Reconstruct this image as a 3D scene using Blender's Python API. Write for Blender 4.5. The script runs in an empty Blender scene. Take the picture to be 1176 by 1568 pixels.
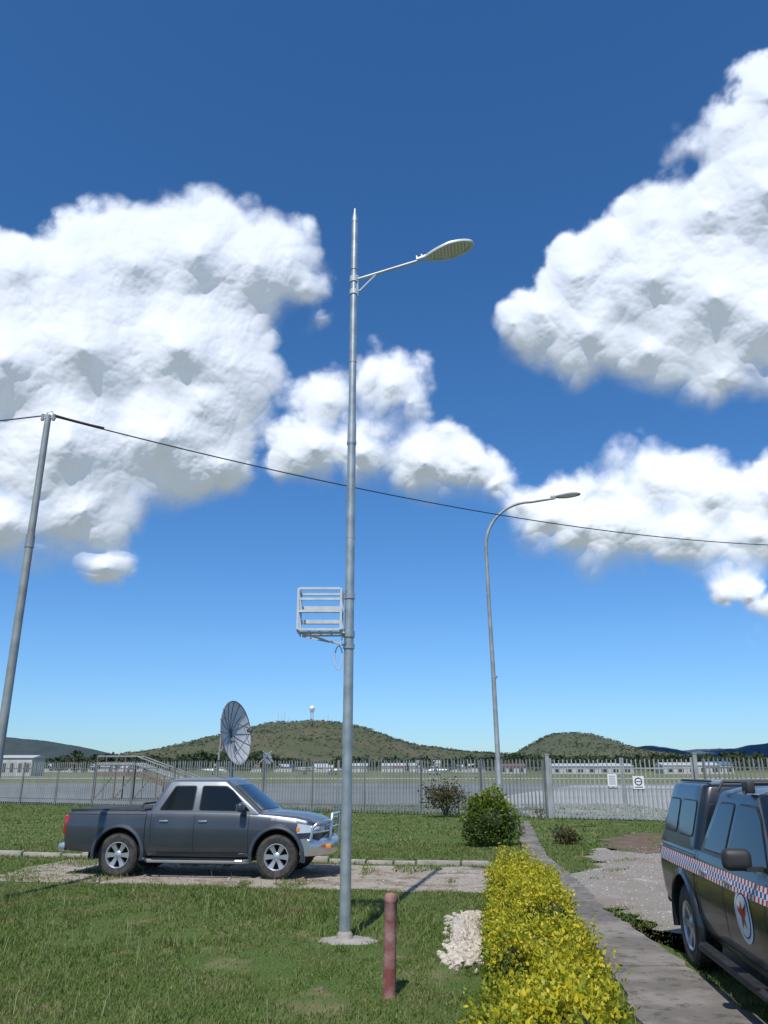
import bpy, bmesh, math, random
import numpy as np
from mathutils import Vector, Matrix, noise as mnoise
rng = np.random.default_rng(7); random.seed(7)
scene = bpy.context.scene
R = math.radians

# ------------------------------------------------------------------ materials
def nodes_of(m):
    m.use_nodes = True
    nt = m.node_tree
    return nt, nt.nodes, nt.links, nt.nodes['Principled BSDF']

def mat(name, col, rough=.6, metal=0., col2=None, scale=8., bump=0., bscale=40., coat=0., detail=6., lo=.35, hi=.65, spec=None):
    m = bpy.data.materials.new(name)
    nt, N, L, b = nodes_of(m)
    b.inputs['Base Color'].default_value = (*col, 1)
    b.inputs['Roughness'].default_value = rough
    b.inputs['Metallic'].default_value = metal
    b.inputs['Coat Weight'].default_value = coat
    b.inputs['Coat Roughness'].default_value = .05
    if spec is not None: b.inputs['Specular IOR Level'].default_value = spec
    tc = N.new('ShaderNodeTexCoord')
    if col2 is not None:
        n = N.new('ShaderNodeTexNoise'); n.inputs['Scale'].default_value = scale; n.inputs['Detail'].default_value = detail
        L.new(tc.outputs['Object'], n.inputs['Vector'])
        r = N.new('ShaderNodeValToRGB')
        r.color_ramp.elements[0].position = lo; r.color_ramp.elements[1].position = hi
        r.color_ramp.elements[0].color = (*col, 1); r.color_ramp.elements[1].color = (*col2, 1)
        L.new(n.outputs['Fac'], r.inputs['Fac']); L.new(r.outputs['Color'], b.inputs['Base Color'])
    if bump > 0:
        n2 = N.new('ShaderNodeTexNoise'); n2.inputs['Scale'].default_value = bscale; n2.inputs['Detail'].default_value = 5
        L.new(tc.outputs['Object'], n2.inputs['Vector'])
        bp = N.new('ShaderNodeBump'); bp.inputs['Strength'].default_value = bump; bp.inputs['Distance'].default_value = .02
        L.new(n2.outputs['Fac'], bp.inputs['Height']); L.new(bp.outputs['Normal'], b.inputs['Normal'])
    return m

def layered(name, layers, rough=.95, bump=(60,.4)):
    m = bpy.data.materials.new(name); nt, N, L, b = nodes_of(m)
    g = N.new('ShaderNodeNewGeometry'); cur = layers[0]
    for s, d, lo, hi, c in layers[1:]:
        n = N.new('ShaderNodeTexNoise'); n.inputs['Scale'].default_value=s; n.inputs['Detail'].default_value=d; n.inputs['Roughness'].default_value=.65; L.new(g.outputs['Position'],n.inputs['Vector'])
        r = N.new('ShaderNodeMapRange'); r.interpolation_type='SMOOTHSTEP'; r.inputs['From Min'].default_value=lo; r.inputs['From Max'].default_value=hi; L.new(n.outputs['Fac'],r.inputs['Value'])
        x = N.new('ShaderNodeMix'); x.data_type='RGBA'; L.new(r.outputs[0],x.inputs['Factor'])
        if isinstance(cur,tuple): x.inputs[6].default_value=(*cur,1)
        else: L.new(cur,x.inputs[6])
        x.inputs[7].default_value=(*c,1); cur=x.outputs[2]
    L.new(cur,b.inputs['Base Color']); b.inputs['Roughness'].default_value=rough; b.inputs['Specular IOR Level'].default_value=.2
    n = N.new('ShaderNodeTexNoise'); n.inputs['Scale'].default_value=bump[0]; n.inputs['Detail'].default_value=4; L.new(g.outputs['Position'],n.inputs['Vector'])
    bp = N.new('ShaderNodeBump'); bp.inputs['Strength'].default_value=bump[1]; bp.inputs['Distance'].default_value=.01; L.new(n.outputs['Fac'],bp.inputs['Height']); L.new(bp.outputs['Normal'],b.inputs['Normal'])
    return m

def foliage(name, cols, rough=.55, trans=.3, ztop=None, patch=None):
    m = bpy.data.materials.new(name)
    nt, N, L, b = nodes_of(m)
    g = N.new('ShaderNodeNewGeometry')
    r = N.new('ShaderNodeValToRGB')
    el = r.color_ramp.elements
    el[0].position = 0; el[0].color = (*cols[0], 1); el[1].position = 1; el[1].color = (*cols[-1], 1)
    for i in range(1, len(cols)-1):
        e = el.new(i/(len(cols)-1)); e.color = (*cols[i], 1)
    L.new(g.outputs['Random Per Island'], r.inputs['Fac'])
    out = r.outputs['Color']
    if patch:
        nz = N.new('ShaderNodeTexNoise'); nz.inputs['Scale'].default_value = patch[0]; nz.inputs['Detail'].default_value = 5; nz.inputs['Roughness'].default_value=.65; L.new(g.outputs['Position'], nz.inputs['Vector'])
        mr = N.new('ShaderNodeMapRange'); mr.inputs['From Min'].default_value=.47; mr.inputs['From Max'].default_value=.66; mr.inputs['To Max'].default_value=.75; L.new(nz.outputs['Fac'],mr.inputs['Value'])
        mx = N.new('ShaderNodeMix'); mx.data_type='RGBA'; L.new(mr.outputs[0],mx.inputs['Factor']); L.new(out,mx.inputs[6]); mx.inputs[7].default_value=(*patch[1],1); out=mx.outputs[2]
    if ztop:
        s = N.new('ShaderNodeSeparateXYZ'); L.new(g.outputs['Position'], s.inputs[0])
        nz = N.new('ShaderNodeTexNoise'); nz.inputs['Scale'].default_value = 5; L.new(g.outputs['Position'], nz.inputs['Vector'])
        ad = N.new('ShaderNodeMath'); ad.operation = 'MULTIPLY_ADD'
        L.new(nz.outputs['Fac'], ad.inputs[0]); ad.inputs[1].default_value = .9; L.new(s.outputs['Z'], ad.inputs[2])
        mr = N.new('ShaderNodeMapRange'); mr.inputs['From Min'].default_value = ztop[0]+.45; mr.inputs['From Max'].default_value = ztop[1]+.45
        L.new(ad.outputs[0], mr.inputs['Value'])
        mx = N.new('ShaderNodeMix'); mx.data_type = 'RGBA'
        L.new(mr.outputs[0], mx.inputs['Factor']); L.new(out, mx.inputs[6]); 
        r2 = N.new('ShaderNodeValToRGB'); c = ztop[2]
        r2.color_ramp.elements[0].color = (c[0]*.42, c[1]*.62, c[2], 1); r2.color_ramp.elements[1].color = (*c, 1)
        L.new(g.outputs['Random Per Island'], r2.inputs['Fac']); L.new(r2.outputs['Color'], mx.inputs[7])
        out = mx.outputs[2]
    L.new(out, b.inputs['Base Color']); b.inputs['Roughness'].default_value = rough
    b.inputs['Specular IOR Level'].default_value = .3
    t = N.new('ShaderNodeBsdfTranslucent'); L.new(out, t.inputs['Color'])
    mxs = N.new('ShaderNodeMixShader'); mxs.inputs[0].default_value = trans
    L.new(b.outputs[0], mxs.inputs[1]); L.new(t.outputs[0], mxs.inputs[2])
    L.new(mxs.outputs[0], N['Material Output'].inputs['Surface'])
    return m

galv = mat('galvanised_steel', (.28,.32,.34), .45, .5, (.41,.45,.47), 6, .05, 60)
galv_dull = mat('galvanised_weathered', (.22,.24,.25), .6, .3, (.34,.36,.37), 3, .05, 60)
fence_m = mat('fence_steel', (.17,.195,.195), .65, .25, (.26,.285,.285), 1.3)
fence_rail = mat('fence_rail',(.13,.14,.14),.6,.3)
gate_m = mat('gate_steel', (.25,.27,.27), .6, .2, (.34,.36,.36), 2)
galv_white = mat('painted_bracket', (.58,.61,.64), .45, .1, (.47,.50,.53), 9)
lamp_shell = mat('lamp_housing', (.66,.68,.70), .4, .1, (.58,.6,.63), 9)
lamp_dark = mat('lamp_housing_grey', (.25,.26,.27), .5, .1, (.32,.33,.34), 9)
led_mat = mat('led_lens', (.40,.39,.36), .25, .2)
led_plate = mat('led_plate', (.75,.77,.78), .5)
cable_mat = mat('cable_black', (.03,.03,.035), .6)
conc = mat('concrete', (.24,.225,.20), .9, 0, (.36,.34,.305), 3, .5, 60)
conc_old = layered('old_concrete_path', [(.15,.14,.125),(1.2,10,.42,.62,(.24,.22,.20)),(7,8,.52,.66,(.09,.085,.075)),(3.1,10,.60,.70,(.12,.13,.07))], .92, (70,.35))
rubber = mat('tyre_rubber', (.022,.022,.024), .8, 0, (.06,.057,.052), 12, .3, 90)
alloy = mat('alloy', (.55,.56,.58), .34, .8)
chrome = mat('chrome', (.62,.63,.64), .28, .9)
black_p = mat('black_plastic', (.015,.015,.017), .55, 0, (.03,.03,.03), 8)
gap_m = mat('panel_gap', (.006,.006,.007), .8)
glass_m = mat('tinted_glass', (.008,.011,.014), .06, 0, spec=.4)
lens_m = mat('headlamp_lens', (.55,.58,.60), .1, .3, coat=1)
red_l = mat('tail_lamp_red', (.35,.012,.01), .15, 0, coat=1)
amber = mat('indicator_amber', (.7,.25,.03), .2, 0, coat=1)
paint_grey = mat('metallic_grey_paint', (.052,.066,.084), .38, .5, (.066,.078,.094), 1.5, coat=.6)
paint_grey_lit = mat('metallic_grey_sky_sheen', (.17,.19,.21), .36, .6, (.15,.17,.19), 1.5, coat=.5)  # paler copy of the grey paint, sky reflection put into its colour
paint_navy = mat('dark_navy_paint', (.006,.011,.018), .3, .0, (.012,.016,.02), 2., coat=.45)
white_p = mat('white_decal', (.72,.73,.75), .4)
red_p = mat('red_decal', (.45,.02,.02), .4)
blue_p = mat('blue_decal', (.02,.04,.25), .4)
bollard_m = mat('faded_red_paint', (.20,.060,.055), .8, 0, (.36,.23,.21), 7, .25, 50, lo=.4, hi=.70, detail=10)
limestone = mat('limestone_chips', (.36,.31,.25), .95, 0, (.56,.51,.43), 14, .4, 60)

# ------------------------------------------------------------------ mesh builder
class MB:
    def __init__(s): s.v=[]; s.f=[]; s.m=[]
    def add(s, vs, fs, mi=0, M=None):
        o=len(s.v)
        if M is not None: vs=[tuple(M@Vector(p)) for p in vs]
        s.v += [tuple(p) for p in vs]
        s.f += [tuple(i+o for i in f) for f in fs]; s.m += [mi]*len(fs)
    def box(s, c, d, mi=0, M=None, bev=0.,seg=2):
        x,y,z=c; a,b,h=[k/2 for k in d]
        if bev<=0:
            vs=[(x+i*a,y+j*b,z+k*h) for i in(-1,1) for j in(-1,1) for k in(-1,1)]
            s.add(vs,[(0,1,3,2),(4,6,7,5),(0,4,5,1),(2,3,7,6),(0,2,6,4),(1,5,7,3)],mi,M)
        else:
            bm=bmesh.new(); bmesh.ops.create_cube(bm,size=1)
            for v in bm.verts: v.co=Vector((v.co.x*d[0]+x,v.co.y*d[1]+y,v.co.z*d[2]+z))
            bmesh.ops.bevel(bm,geom=bm.edges[:],offset=bev,segments=seg,affect='EDGES',profile=.5)
            bm.verts.index_update()
            s.add([v.co[:] for v in bm.verts],[[v.index for v in f.verts] for f in bm.faces],mi,M); bm.free()
    def tube(s, pts, rad, n=8, mi=0, M=None, caps=True):
        pts=[Vector(p) for p in pts]
        if not hasattr(rad,'__len__'): rad=[rad]*len(pts)
        vs=[]; fs=[]; up=None
        for i,p in enumerate(pts):
            a=pts[max(i-1,0)]; b=pts[min(i+1,len(pts)-1)]; d=(b-a).normalized()
            if up is None:
                ref=Vector((0,0,1)) if abs(d.z)<.9 else Vector((1,0,0)); up=(ref-d*ref.dot(d)).normalized()
            else: up=(up-d*up.dot(d)).normalized()
            w=d.cross(up)
            for k in range(n):
                t=2*math.pi*k/n; vs.append(p+(up*math.cos(t)+w*math.sin(t))*rad[i])
        for i in range(len(pts)-1):
            for k in range(n):
                k2=(k+1)%n; fs.append((i*n+k,i*n+k2,(i+1)*n+k2,(i+1)*n+k))
        if caps: fs.append(tuple(range(n))[::-1]); fs.append(tuple((len(pts)-1)*n+k for k in range(n)))
        s.add(vs,fs,mi,M)
    def lathe(s, prof, n=32, mi=0, M=None):
        vs=[]; fs=[]
        for r,h in prof:
            for k in range(n):
                t=2*math.pi*k/n; vs.append((r*math.cos(t),r*math.sin(t),h))
        for i in range(len(prof)-1):
            for k in range(n):
                k2=(k+1)%n; fs.append((i*n+k,i*n+k2,(i+1)*n+k2,(i+1)*n+k))
        s.add(vs,fs,mi,M)
    def build(s, name, mats, parent=None, smooth=35, loc=None):
        me=bpy.data.meshes.new(name); me.from_pydata(s.v,[],s.f)
        for m in mats: me.materials.append(m)
        me.polygons.foreach_set('material_index', s.m)
        me.update()
        if smooth:
            me.polygons.foreach_set('use_smooth',[True]*len(me.polygons)); me.set_sharp_from_angle(angle=R(smooth))
        ob=bpy.data.objects.new(name,me); scene.collection.objects.link(ob)
        if parent: ob.parent=parent
        if loc: ob.location=loc
        return ob

def empty(name, loc=(0,0,0), rz=0.):
    e=bpy.data.objects.new(name,None); e.location=loc; e.rotation_euler=(0,0,rz); e.empty_display_size=.3
    scene.collection.objects.link(e); return e

def np_mesh(name, V, F, mats, midx=None, parent=None):
    me=bpy.data.meshes.new(name); k=F.shape[1]
    me.vertices.add(len(V)); me.vertices.foreach_set('co',V.astype(np.float32).ravel())
    me.loops.add(F.size); me.loops.foreach_set('vertex_index',F.astype(np.int32).ravel())
    me.polygons.add(len(F)); me.polygons.foreach_set('loop_start',np.arange(0,F.size,k,dtype=np.int32))
    for m in mats: me.materials.append(m)
    if midx is not None: me.polygons.foreach_set('material_index',midx.astype(np.int32))
    me.update(calc_edges=True)
    ob=bpy.data.objects.new(name,me); scene.collection.objects.link(ob)
    if parent: ob.parent=parent
    return ob

def inpoly(P, poly):
    x,y=P[:,0],P[:,1]; c=np.zeros(len(P),bool); n=len(poly)
    for i in range(n):
        x1,y1=poly[i]; x2,y2=poly[(i+1)%n]
        cond=((y1>y)!=(y2>y)); xi=(x2-x1)*(y-y1)/((y2-y1) if y2!=y1 else 1e-9)+x1
        c^=cond&(x<xi)
    return c

def rough_poly(pts, step=.25, amp=.08):
    out=[]; n=len(pts)
    for i in range(n):
        a=np.array(pts[i],float); b=np.array(pts[(i+1)%n],float); L=np.linalg.norm(b-a); k=max(1,int(L/step))
        nn=np.array([-(b-a)[1],(b-a)[0]])/max(L,1e-6)
        for j in range(k): out.append(tuple(a+(b-a)*j/k+nn*rng.normal(0,amp)))
    return out

def flat(name, pts, z, m):
    bm=bmesh.new(); vs=[bm.verts.new((x,y,z)) for x,y in pts]; f=bm.faces.new(vs)
    bmesh.ops.triangulate(bm,faces=[f]); 
    for f in bm.faces:
        if f.normal.z<0: f.normal_flip()
    me=bpy.data.meshes.new(name); bm.to_mesh(me); bm.free(); me.materials.append(m)
    ob=bpy.data.objects.new(name,me); scene.collection.objects.link(ob); return ob

# ------------------------------------------------------------------ ground
def ground_material():
    m=bpy.data.materials.new('grass_ground'); nt,N,L,b=nodes_of(m)
    g=N.new('ShaderNodeNewGeometry')
    def noise(s,d=6,r=.55):
        n=N.new('ShaderNodeTexNoise'); n.inputs['Scale'].default_value=s; n.inputs['Detail'].default_value=d; n.inputs['Roughness'].default_value=r
        L.new(g.outputs['Position'],n.inputs['Vector']); return n
    def mix(f,a,c):
        x=N.new('ShaderNodeMix'); x.data_type='RGBA'; L.new(f,x.inputs['Factor'])
        for s,v in ((6,a),(7,c)):
            if isinstance(v,tuple): x.inputs[s].default_value=(*v,1)
            else: L.new(v,x.inputs[s])
        return x.outputs[2]
    def rmp(v,a,c):
        r=N.new('ShaderNodeMapRange'); r.inputs['From Min'].default_value=a; r.inputs['From Max'].default_value=c; r.interpolation_type='SMOOTHSTEP'
        L.new(v,r.inputs['Value']); return r.outputs[0]
    c=mix(rmp(noise(30,8,.7).outputs['Fac'],.35,.65),(.055,.09,.022),(.10,.145,.04))
    c=mix(rmp(noise(.9,8,.65).outputs['Fac'],.50,.70),c,(.17,.16,.08))
    c=mix(rmp(noise(2.3,8,.7).outputs['Fac'],.58,.68),c,(.23,.165,.115))
    sp=N.new('ShaderNodeSeparateXYZ'); L.new(g.outputs['Position'],sp.inputs[0])
    far=mix(rmp(noise(.01,6,.6).outputs['Fac'],.4,.6),(.11,.14,.055),(.18,.175,.085))
    c=mix(rmp(sp.outputs['Y'],70,130),c,far)
    L.new(c,b.inputs['Base Color']); b.inputs['Roughness'].default_value=.95; b.inputs['Specular IOR Level'].default_value=.1
    bp=N.new('ShaderNodeBump'); bp.inputs['Strength'].default_value=.6; bp.inputs['Distance'].default_value=.03
    L.new(noise(45,6).outputs['Fac'],bp.inputs['Height']); L.new(bp.outputs['Normal'],b.inputs['Normal'])
    return m
grass_ground=ground_material()
flat('ground',[(-9000,-300),(9000,-300),(9000,14000),(-9000,14000)],0,grass_ground)

gravel_m=layered('gravel',[(.29,.265,.23),(55,3,.42,.60,(.19,.175,.15)),(1.0,6,.45,.65,(.22,.19,.155)),(.6,5,.55,.66,(.33,.31,.28))],.95,(110,.5))
dirt_m=layered('compacted_dirt',[(.34,.30,.25),(50,3,.45,.62,(.26,.22,.175)),(1.6,8,.46,.60,(.19,.15,.10)),(.7,8,.52,.64,(.38,.35,.31)),(3.3,8,.58,.66,(.09,.11,.04))],.95,(80,.5))
soil_m=layered('bare_soil',[(.11,.075,.05),(2.5,9,.4,.6,(.18,.13,.095)),(40,3,.45,.6,(.13,.10,.07)),(1.3,8,.5,.6,(.08,.10,.035))],.95,(60,.5))
asphalt_m=mat('weathered_asphalt',(.13,.14,.145),.9,0,(.18,.19,.19),.06,.1,10,detail=8)
apron_m=mat('concrete_apron',(.27,.27,.26),.9,0,(.35,.35,.34),.08,.1,10,detail=8)

def fenceY(X): return 37.52-.493*X
flat('airfield_apron',[(-190,fenceY(-190)+3.0),(7,fenceY(7)+3.2),(60,fenceY(7)+9),(140,118),(-190,122)],.004,asphalt_m)
flat('access_pavement',[(6.2,fenceY(6.2)+.6),(12.5,fenceY(12.5)+.6),(22,38),(48,62),(70,105),(24,105),(8,60)],.012,apron_m)
flat('taxiway',[(-400,190),(500,165),(500,182),(-400,214)],.006,apron_m)
track_poly=rough_poly([(-7.5,15.55),(1.56,14.05),(3.0,13.4),(3.5,16.3),(1.97,17.45),(-7.0,19.0)],.3,.09)
flat('dirt_track',track_poly,.004,dirt_m)
gravel_poly=rough_poly([(5.2,21.4),(4.35,17.4),(3.4,16.3),(2.75,13.4),(3.4,12.4),(3.50,10.9),(3.45,9.5),(3.35,4.5),(9,4),(13,12),(10,22),(6.6,22.3)],.25,.11)
flat('gravel_driveway',gravel_poly,.008,gravel_m)
soil_poly=rough_poly([(5.7,20.6),(7.2,20.2),(10.5,21),(11,26),(7.6,26.5),(6.0,23.8)],.3,.14)
flat('bare_soil_patch',soil_poly,.012,soil_m)

pathL=[(1.86,3.5),(2.02,7.1),(2.38,10.0),(2.55,12.4),(2.72,14.0),(3.22,19.6),(5.05,32.2)]
pathR=[(2.85,3.5),(2.97,7.1),(3.08,9.6),(3.14,12.4),(3.35,14.0),(3.75,19.6),(5.55,32.2)]
def lerp_poly(P,t):
    ys=[p[1] for p in P]; xs=[p[0] for p in P]; return float(np.interp(t,ys,xs))
mb=MB(); y=3.5
while y<32:
    y2=min(y+rng.uniform(2.2,3.2),32.2)
    z=.035+rng.normal(0,.006); n=16
    rows=np.linspace(y+.006,y2-.006,n)
    L_=[(lerp_poly(pathL,q)+rng.normal(0,.022),q) for q in rows]; R_=[(lerp_poly(pathR,q)+rng.normal(0,.022),q) for q in rows]
    loop=L_+R_[::-1]; m_=len(loop)
    vs=[(p[0],p[1],-.05) for p in loop]+[(p[0],p[1],z) for p in loop]
    mb.add(vs,[tuple(range(m_,2*m_))[::-1]]+[(i,(i+1)%m_,m_+(i+1)%m_,m_+i) for i in range(m_)]); y=y2
mb.build('footpath',[conc_old],smooth=None)
path_poly=[(a+.08,b) for a,b in pathL]+[(a-.07,b) for a,b in pathR[::-1]]
mb=MB()
def stones(poly,x0,x1,y0,y1,n,smin,smax):
    P=np.c_[rng.uniform(x0,x1,n),rng.uniform(y0,y1,n)]; P=P[inpoly(P,poly)]
    for p in P:
        s=rng.uniform(smin,smax); a=rng.uniform(0,6.28); k=5
        v=[(p[0]+s*rng.uniform(.7,1.1)*math.cos(a+6.283*i/k),p[1]+s*rng.uniform(.7,1.1)*math.sin(a+6.283*i/k),.006) for i in range(k)]+[(p[0],p[1],.006+s*rng.uniform(.5,.9))]
        mb.add(v,[(i,(i+1)%k,k) for i in range(k)],int(rng.integers(0,3)))
stones(gravel_poly,2.7,10,6,22,5200,.008,.026); stones(track_poly,-7,3.4,13.5,19,2600,.008,.026)
mb.build('loose_gravel',[mat('stone_a',(.33,.31,.28),.9),mat('stone_b',(.20,.18,.16),.9),mat('stone_c',(.40,.37,.33),.9)],smooth=None)

mb=MB(); X=-11.0
while X<2.0:
    l=rng.uniform(.4,1.0); Yc=17.75-.19*(X+l/2-1.97)
    M=Matrix.Translation((X+l/2,Yc+rng.normal(0,.02),.03+rng.normal(0,.018)))@Matrix.Rotation(-.19+rng.normal(0,.03),4,'Z')@Matrix.Rotation(rng.normal(0,.04),4,'X')
    mb.box((0,0,0),(l-.03,.15,.13),0,M,bev=.018); X+=l
mb.build('track_kerb',[conc],smooth=30)

# ------------------------------------------------------------------ grass
pad_c=(-.42,10.24)
excl=[track_poly,gravel_poly,soil_poly,path_poly]
def vnoise(P,s,seed=0):
    r=np.random.default_rng(seed); v=np.zeros(len(P))
    for i in range(7):
        a=r.uniform(0,6.28); k=s*(1.5**(i*.7)); v+=np.sin(k*(P[:,0]*math.cos(a)+P[:,1]*math.sin(a))+r.uniform(0,6.28))/(1+.3*i)
    return v/3.0
def scatter(n,x0,x1,y0,y1):
    P=np.c_[rng.uniform(x0,x1,n),rng.uniform(y0,y1,n)]
    P=P[np.abs(P[:,0])<P[:,1]*.50+.8]
    k=np.ones(len(P),bool)
    for i,po in enumerate(excl):
        ins=inpoly(P+rng.normal(0,.07,P.shape),po)
        if i==0:
            left=(P[:,0]<-4.6+1.2*vnoise(P,1.2,5)); mid=vnoise(P,1.6,9)>.45
            ins&=~(left|mid)
        if i==1: ins&=~((vnoise(P,1.9,19)>.62)&(rng.random(len(P))<.6))
        if i==2: ins&=~(vnoise(P,1.5,29)>.25)
        k&=~ins
    k&=~(np.hypot((P[:,0]-pad_c[0]),P[:,1]-pad_c[1])<.25)
    dirt=vnoise(P,.9,2)+.7*vnoise(P,3,3)+.3*vnoise(P,9,4)-.22*np.clip((P[:,0]+1.5)/2,0,1)*(P[:,1]<14); k&=~((dirt<-.48)&(rng.random(len(P))<.85))
    dd=np.hypot((P[:,0]-pad_c[0]),P[:,1]-pad_c[1]); k&=~((dd<1.0)&(rng.random(len(P))<.7*(1.2-dd)))
    return P[k]
def blades(P,h0,h1,w,lean=.5):
    n=len(P); h=rng.uniform(h0,h1,n)*(1+.45*vnoise(P,1.3,11)); a=rng.uniform(0,6.28,n); la=rng.uniform(0,6.28,n); lm=rng.uniform(.1,lean,n)*h*1.6
    wx=np.cos(a)*w/2; wy=np.sin(a)*w/2; mx=np.cos(la)*lm; my=np.sin(la)*lm
    V=np.empty((n,5,3))
    V[:,0]=np.c_[P[:,0]-wx,P[:,1]-wy,np.zeros(n)]; V[:,1]=np.c_[P[:,0]+wx,P[:,1]+wy,np.zeros(n)]
    V[:,2]=np.c_[P[:,0]+wx*.8+mx*.35,P[:,1]+wy*.8+my*.35,h*.6]; V[:,3]=np.c_[P[:,0]-wx*.8+mx*.35,P[:,1]-wy*.8+my*.35,h*.6]
    V[:,4]=np.c_[P[:,0]+mx,P[:,1]+my,h]
    i=np.arange(n)[:,None]*5
    F=np.concatenate([np.c_[i,i+1,i+2],np.c_[i,i+2,i+3],np.c_[i+3,i+2,i+4]])
    return V.reshape(-1,3),F
sets=[(scatter(90000,-6,3.6,5.5,10),.015,.050,.008),(scatter(90000,-8,4.5,10,15),.015,.052,.011),
      (scatter(58000,-11,6,15,23),.02,.06,.018),(scatter(60000,-28,14,22,48),.025,.08,.035)]
Vs=[];Fs=[];o=0
for P,h0,h1,w in sets:
    V,F=blades(P,h0,h1,w,.85); Vs.append(V); Fs.append(F+o); o+=len(V)
T=scatter(420,-7,2,6,14); T=T[(vnoise(T,.8,21)>.1)|(T[:,0]<-2.8)]
P=np.repeat(T,18,0)+rng.normal(0,.045,(len(T)*18,2)); V,F=blades(P,.06,.15,.009,.6); Vs.append(V);Fs.append(F+o);o+=len(V)
grass_m=foliage('grass_blades',[(.062,.11,.018),(.095,.16,.028),(.13,.20,.04),(.165,.23,.055),(.26,.26,.12)],.6,.3,patch=(1.0,(.22,.21,.085)))
np_mesh('grass',np.concatenate(Vs),np.concatenate(Fs),[grass_m])
S=scatter(800,-8,2,6.2,15); S=S[(S[:,0]<-1.8)|(rng.random(len(S))<.3)]
V1,F1=blades(S,.14,.30,.006,.25)
np_mesh('grass_seed_stalks',V1,F1,[foliage('seed_stalks',[(.22,.26,.10),(.42,.38,.22)],.7,.2)])

# ------------------------------------------------------------------ leaves
def leaf_quads(P,size,nrm=None,asp=.55):
    n=len(P); a=rng.normal(size=(n,3)); a/=np.linalg.norm(a,axis=1)[:,None]
    if nrm is not None: a=a*.8+nrm*.8; a/=np.linalg.norm(a,axis=1)[:,None]
    r=rng.normal(size=(n,3)); b=np.cross(a,r); b/=np.linalg.norm(b,axis=1)[:,None]
    s=(size*rng.uniform(.6,1.25,n))[:,None]
    V=np.stack([P-a*s*.5,P+b*s*asp*.5-a*s*.05,P+a*s*.5,P-b*s*asp*.5-a*s*.05],1).reshape(-1,3)
    F=np.arange(n*4).reshape(-1,4); return V,F
def shell_points(c,rad,n,lo=.74,hi=1.08,zmin=-.9):
    d=rng.normal(size=(n*2,3)); d/=np.linalg.norm(d,axis=1)[:,None]; d=d[d[:,2]>zmin][:n]
    lump=1+.15*np.sin(d[:,0]*5+c[0]*3+c[1]*7)+.14*np.sin(d[:,1]*6+c[1]*5)+.10*np.sin(d[:,2]*7+c[0]*9)
    r=rng.uniform(lo,hi,len(d))*lump
    return np.array(c)+d*np.array(rad)*r[:,None], d
def ico(c,rad,sub=2):
    bm=bmesh.new(); bmesh.ops.create_icosphere(bm,subdivisions=sub,radius=1)
    vs=[(v.co.x*rad[0]+c[0],v.co.y*rad[1]+c[1],v.co.z*rad[2]+c[2]) for v in bm.verts]
    bm.verts.index_update(); fs=[[v.index for v in f.verts] for f in bm.faces]; bm.free(); return vs,fs
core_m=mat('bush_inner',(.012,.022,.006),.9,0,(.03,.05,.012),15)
def bush(name, blobs, leafsize, per, fm, coreScale=.66, sprigs=0):
    e=empty(name); Ps=[];Ns=[]; mb=MB()
    for c,r in blobs:
        p,d=shell_points(c,r,per); k=p[:,2]>.02; Ps.append(p[k]);Ns.append(d[k])
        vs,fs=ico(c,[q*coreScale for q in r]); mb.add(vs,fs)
        for _ in range(sprigs):
            dd=rng.normal(size=3)*.8; dd[2]=abs(dd[2])+.7; dd/=np.linalg.norm(dd); st=np.array(c)+dd*np.array(r)*.9
            L=rng.uniform(.06,.22); q=st+dd*np.linspace(0,L,12)[:,None]+rng.normal(0,.012,(12,3)); Ps.append(q); Ns.append(np.tile(dd,(12,1)))
    V,F=leaf_quads(np.concatenate(Ps),leafsize,np.concatenate(Ns))
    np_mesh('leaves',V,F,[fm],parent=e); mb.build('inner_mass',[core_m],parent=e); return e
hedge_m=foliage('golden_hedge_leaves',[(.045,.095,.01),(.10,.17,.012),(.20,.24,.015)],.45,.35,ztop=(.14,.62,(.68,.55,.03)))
blobs=[]; Y=4.6
while Y<13.3:
    xc=1.08+(Y-5.8)*.145
    for side in (-.25,.0,.22):
        hh=.28+rng.uniform(-.11,.08)
        blobs.append(((xc+side+rng.normal(0,.07),Y+rng.normal(0,.12),hh*.9),(rng.uniform(.19,.31),rng.uniform(.22,.35),hh*rng.uniform(.9,1.3))))
    Y+=.42
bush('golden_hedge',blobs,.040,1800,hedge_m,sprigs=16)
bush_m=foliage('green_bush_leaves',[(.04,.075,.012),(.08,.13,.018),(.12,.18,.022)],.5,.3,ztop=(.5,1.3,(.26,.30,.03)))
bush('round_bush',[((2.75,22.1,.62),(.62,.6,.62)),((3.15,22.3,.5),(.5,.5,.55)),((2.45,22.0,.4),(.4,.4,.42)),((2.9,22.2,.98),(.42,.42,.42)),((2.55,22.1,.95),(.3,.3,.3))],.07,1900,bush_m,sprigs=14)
croton_m=foliage('croton_leaves',[(.12,.03,.02),(.06,.08,.02),(.04,.06,.015),(.2,.08,.03)],.5,.3)
bush('croton_plant',[((4.75,22.6,.25),(.3,.27,.26)),((4.98,22.4,.18),(.22,.2,.18))],.08,260,croton_m,coreScale=.5)
shrub_m=foliage('shrub_leaves',[(.05,.06,.02),(.09,.09,.03),(.13,.10,.06)],.6,.3)
bark=mat('stem_bark',(.10,.08,.06),.9)
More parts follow.
